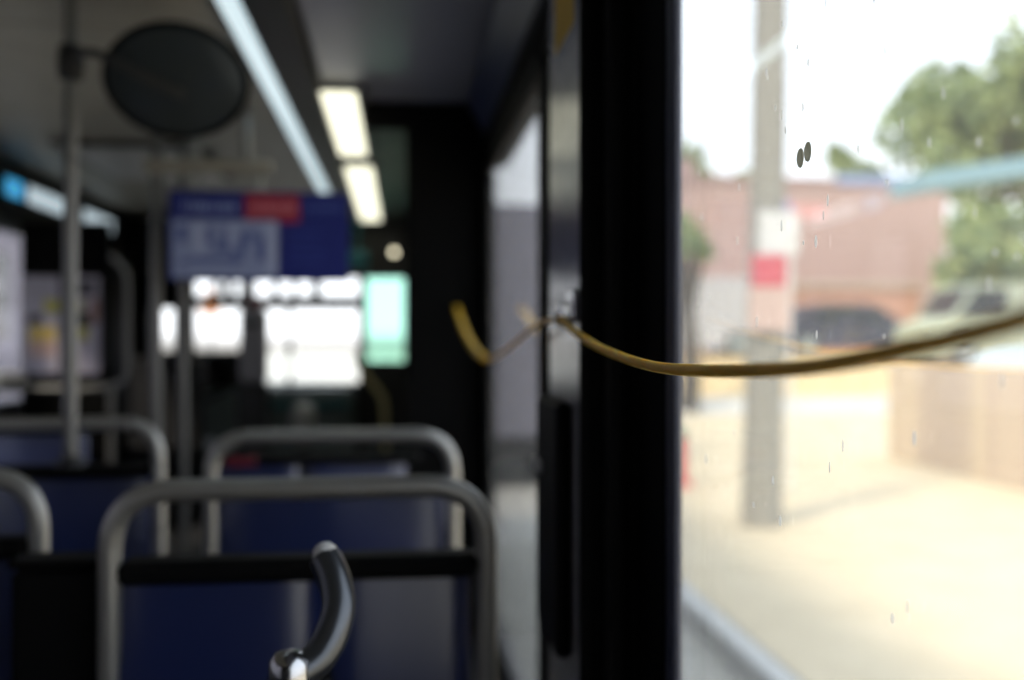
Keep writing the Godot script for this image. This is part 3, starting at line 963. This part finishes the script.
func outdoors() -> void:
	# ground: roadway, kerb, pavement, rising lot
	var g := struct("ground", "roadway and sunlit pavement outside the bus", "ground")
	box_part("roadway", [-60, 1.95, -0.9, -0.65, -60, 150], M.concrete_road, g, 0.0)
	box_part("gutter", [0.6, 1.85, -0.66, -0.645, -60, 9.0], M.asphalt, g, 0.0)
	box_part("kerb", [1.85, 2.0, -0.9, -0.50, -60, 60], M.kerbstone, g, 0.02)
	box_part("pavement", [2.0, 60, -0.9, -0.50, -60, 17.0], M.pavement, g, 0.0)
	var st: SurfaceTool
	# sloped lot pieces (profile along z, wide along x)
	slope(g, "lot_slope", [[17.0, -0.50], [18.6, -0.233]], M.pavement)
	slope(g, "cross_road", [[18.6, -0.233], [20.0, 0.0]], M.concrete_road)
	slope(g, "lot_slope", [[20.0, 0.0], [24.5, 0.75]], M.dry_lot)
	slope(g, "lot", [[24.5, 0.75], [150.0, 0.75]], M.dry_lot)

	# utility pole with notices
	var t := thing("utility_pole", "weathered utility pole with white and red signs on the pavement", "pole", v(3.30, -0.5, 8.81))
	st = begin()
	tube(st, [v(3.30, -0.52, 8.81), v(3.335, 1.2, 8.81), v(3.385, 4.2, 8.81), v(3.46, 8.5, 8.81)], 0.185, 20, true, [1.0, 0.92, 0.83, 0.75])
	part("shaft", st, M.pole_wood, t)
	box_part("white_sign", [3.20, 3.57, 1.97, 2.36, 8.59, 8.61], M.sign_white, t, 0.004)
	box_part("red_sign", [3.13, 3.45, 1.68, 1.965, 8.585, 8.605], M.sign_red, t, 0.004)
	box_part("notice", [3.10, 3.48, 1.28, 1.675, 8.58, 8.60], M.sign_pink, t, 0.004)
	box_part("crossarm", [2.6, 4.3, 7.6, 7.75, 8.70, 8.82], M.pole_wood, t, 0.02)
	var bn := thing("banner", "narrow violet and pink banner beyond the utility pole", "banner", v(4.3, -0.5, 10.58))
	box_part("cloth", [3.91, 4.30, 2.57, 2.74, 10.57, 10.59], M.banner_violet, bn, 0.003)
	box_part("cloth", [4.30, 4.70, 2.55, 2.70, 10.57, 10.59], M.banner_pink, bn, 0.003)
	box_part("post", [4.29, 4.33, -0.5, 2.75, 10.60, 10.64], M.sign_white, bn, 0.006)

	# brick building
	var b := thing("brick_building", "broad low pinkish brick building with pale blue coping", "building", v(11.7, 0.75, 37))
	box_part("wall", [6.0, 17.5, 0.7, 6.15, 30.2, 44], M.brick, b, 0.02)
	box_part("coping", [13.8, 17.7, 6.15, 6.45, 30.1, 44.1], M.coping, b, 0.04)
	box_part("coping", [5.9, 13.8, 6.15, 6.35, 30.1, 44.1], M.brick_dark, b, 0.04)
	box_part("upper_storey", [6.0, 9.4, 6.3, 7.0, 31.0, 43], M.brick_dark, b, 0.02)
	box_part("door", [9.0, 10.2, 0.75, 2.9, 30.12, 30.22], M.sign_pink, b, 0.01)
	var lw := thing("low_wall", "salmon coloured low wall in front of the brick building", "wall", v(13, 0.75, 29))
	box_part("wall", [10.0, 15.7, 0.7, 2.75, 28.6, 28.9], M.salmon_wall, lw, 0.02)
	box_part("cap", [9.95, 15.75, 2.75, 2.92, 28.5, 29.0], M.board_a, lw, 0.02)
	var aw := thing("street_awning", "pale teal awning on posts next to the brick building", "awning", v(14, -0.2, 20.8))
	st = begin()
	prism(st, PackedVector2Array([Vector2(11.6, 4.55), Vector2(18.0, 5.55), Vector2(18.0, 5.95), Vector2(11.6, 4.95)]), -22.5, -20.8)
	part("canopy", st, M.awning, aw)
	for x in [15.2, 17.6]:
		box_part("post", [x - 0.05, x + 0.05, -0.2, 4.75, 21.6, 21.7], M.awning, aw, 0.01)

	# fence of upright boards
	var f := thing("board_fence", "beige fence of upright boards along the pavement", "fence", v(7.0, -0.5, 11))
	rng.seed = 5
	var z := 7.0
	var k := 0
	while z < 13.6:
		var top := 0.88 + rng.randf_range(-0.02, 0.02)
		var dx := rng.randf_range(-0.012, 0.012)
		box_part("board", [6.99 + dx, 7.02 + dx, -0.49, top, z, z + 0.142], M[["board_a", "board_b", "board_c"][rng.randi() % 3]], f, 0.004)
		z += 0.15
		k += 1
	for y in [-0.2, 0.6]:
		box_part("rail", [7.035, 7.08, y, y + 0.09, 7.0, 13.6], M.board_b, f, 0.004)
	z = 7.1
	while z < 13.7:
		box_part("post", [7.08, 7.17, -0.5, 0.85, z, z + 0.09], M.board_b, f, 0.006)
		z += 2.15

	# vehicles
	car("delivery_van", "white delivery van parked before the brick building", v(7.3, 0.75, 25.6), PI, 4.2, 2.05, 1.9, M.van_white, true)
	car("parked_car", "dark navy car parked before the salmon low wall", v(12.25, 0.75, 26.2), 0.0, 4.7, 1.42, 1.75, M.car_navy)
	car("parked_car", "pale greenish car parked beyond the board fence", v(15.3, 0.67, 24.0), PI, 4.6, 1.95, 1.85, M.car_pale, true)
	car("parked_car", "silver car with only its roof showing over the board fence", v(11.8, -0.47, 16.0), 0.0, 4.4, 1.6, 1.8, M.car_silver)
	var co := thing("traffic_post", "short red traffic post with green top on the pavement", "post", v(3.24, -0.5, 11.3))
	st = begin()
	lathe(st, v(3.24, -0.5, 11.3), Vector3.UP, [Vector2(0.16, 0.0), Vector2(0.16, 0.03), Vector2(0.09, 0.05), Vector2(0.08, 0.56), Vector2(0.0, 0.57)], 16)
	part("body", st, M.cone_orange, co)
	st = begin()
	lathe(st, v(3.24, 0.06, 11.3), Vector3.UP, [Vector2(0.085, 0.0), Vector2(0.085, 0.09), Vector2(0.0, 0.11)], 16)
	part("cap", st, M.green_paint, co)
	var os := thing("road_sign", "orange road sign on a post ahead of the bus", "sign", v(-3.7, -0.65, 20))
	st = begin()
	prism(st, PackedVector2Array([Vector2(-3.7, 1.6), Vector2(-3.4, 1.9), Vector2(-3.7, 2.2), Vector2(-4.0, 1.9)]), -20.03, -20.0)
	part("plate", st, M.sign_orange, os)
	box_part("post", [-3.73, -3.67, -0.65, 1.7, 20.03, 20.09], M.steel, os, 0.005)
	var bt := thing("box_truck", "grey box truck standing by the kerb ahead of the bus", "truck", v(1.1, -0.65, 15))
	box_part("cargo_box", [0.25, 2.05, -0.05, 2.9, 12.3, 17.0], M.truck_grey, bt, 0.03)
	for x in [[0.30, 1.13], [1.17, 2.0]]:
		box_part("rear_door", [x[0], x[1], 0.0, 2.82, 12.26, 12.3], M.truck_grey, bt, 0.01)
	box_part("bumper", [0.3, 2.0, -0.30, -0.12, 12.2, 12.4], M.charcoal, bt, 0.02)
	for x in [0.36, 1.82]:
		box_part("tail_lamp", [x, x + 0.14, -0.10, 0.02, 12.22, 12.27], M.sign_red, bt, 0.01)
	box_part("chassis", [0.5, 1.8, -0.35, -0.05, 12.5, 19.2], M.charcoal, bt, 0.02)
	box_part("cab", [0.3, 2.0, -0.15, 1.7, 17.2, 19.2], M.truck_grey, bt, 0.12)
	for z_ in [13.4, 18.3]:
		for x in [0.42, 1.88]:
			st = begin()
			lathe(st, v(x, -0.25, z_), Vector3.RIGHT, [Vector2(0.02, -0.11), Vector2(0.38, -0.11), Vector2(0.4, -0.08), Vector2(0.4, 0.08), Vector2(0.38, 0.11), Vector2(0.02, 0.11)], 18)
			part("wheel", st, M.tyre, bt)
	# shaded building across the street
	var ob := thing("street_building", "grey building across the street seen through the far side windows", "building", v(-13, -0.65, 9))
	box_part("wall", [-16, -10.0, -0.7, 7.5, -14, 40], M.render_grey, ob, 0.02)
	box_part("roof_edge", [-16.2, -9.8, 7.5, 7.9, -14.2, 40.2], M.coping, ob, 0.02)
	for i in 12:
		box_part("window", [-10.02, -9.97, 1.2, 3.4, -11.5 + i * 4.0, -9.3 + i * 4.0], M.car_glass, ob, 0.01)

	# trees
	tree("large leafy tree standing past the end of the brick building", v(22.5, 0.75, 35.8), 12.2, Vector3(4.6, 3.9, 3.5), 3600, 41, 0.34, "", 12)
	tree("spreading green tree behind the teal awning", v(29.5, 0.75, 43.0), 14.0, Vector3(4.4, 4.4, 3.6), 3000, 42, 0.34, "", 12)
	tree("low dark green tree under the large leafy tree", v(17.6, 0.75, 27.2), 4.7, Vector3(2.3, 1.9, 1.6), 1800, 43, 0.30, "", 9)
	tree("small distant tree rising behind the building roof", v(22.6, 0.75, 47.8), 10.6, Vector3(1.6, 1.8, 1.5), 900, 44, 0.30, "", 6)
	tree("dark treetop behind the upper storey of the brick building", v(12.0, 0.75, 46.5), 10.2, Vector3(3.2, 1.8, 2.0), 1500, 45, 0.30, "", 8)
	tree("bushy treetop at the far edge of the upper storey", v(17.2, 0.75, 51.5), 9.8, Vector3(2.0, 1.4, 2.0), 900, 46, 0.30, "", 6)
	tree("small dark street tree near the delivery van", v(5.62, -0.17, 19.0), 3.9, Vector3(0.55, 0.55, 0.5), 420, 47, 0.14, "", 6)

func slope(g: Node3D, called: String, prof: Array, m: Material) -> void:
	var st := begin()
	var a: Array = prof[0]
	var b: Array = prof[1]
	var mid := v(30, -5, (a[0] + b[0]) / 2)
	quad(st, v(2.0, a[1], a[0]), v(90, a[1], a[0]), v(90, b[1], b[0]), v(2.0, b[1], b[0]), mid)
	quad(st, v(2.0, a[1], a[0]), v(2.0, b[1], b[0]), v(2.0, -0.9, b[0]), v(2.0, -0.9, a[0]), mid)
	quad(st, v(90, a[1], a[0]), v(90, b[1], b[0]), v(90, -0.9, b[0]), v(90, -0.9, a[0]), mid)
	part(called, st, m, g)
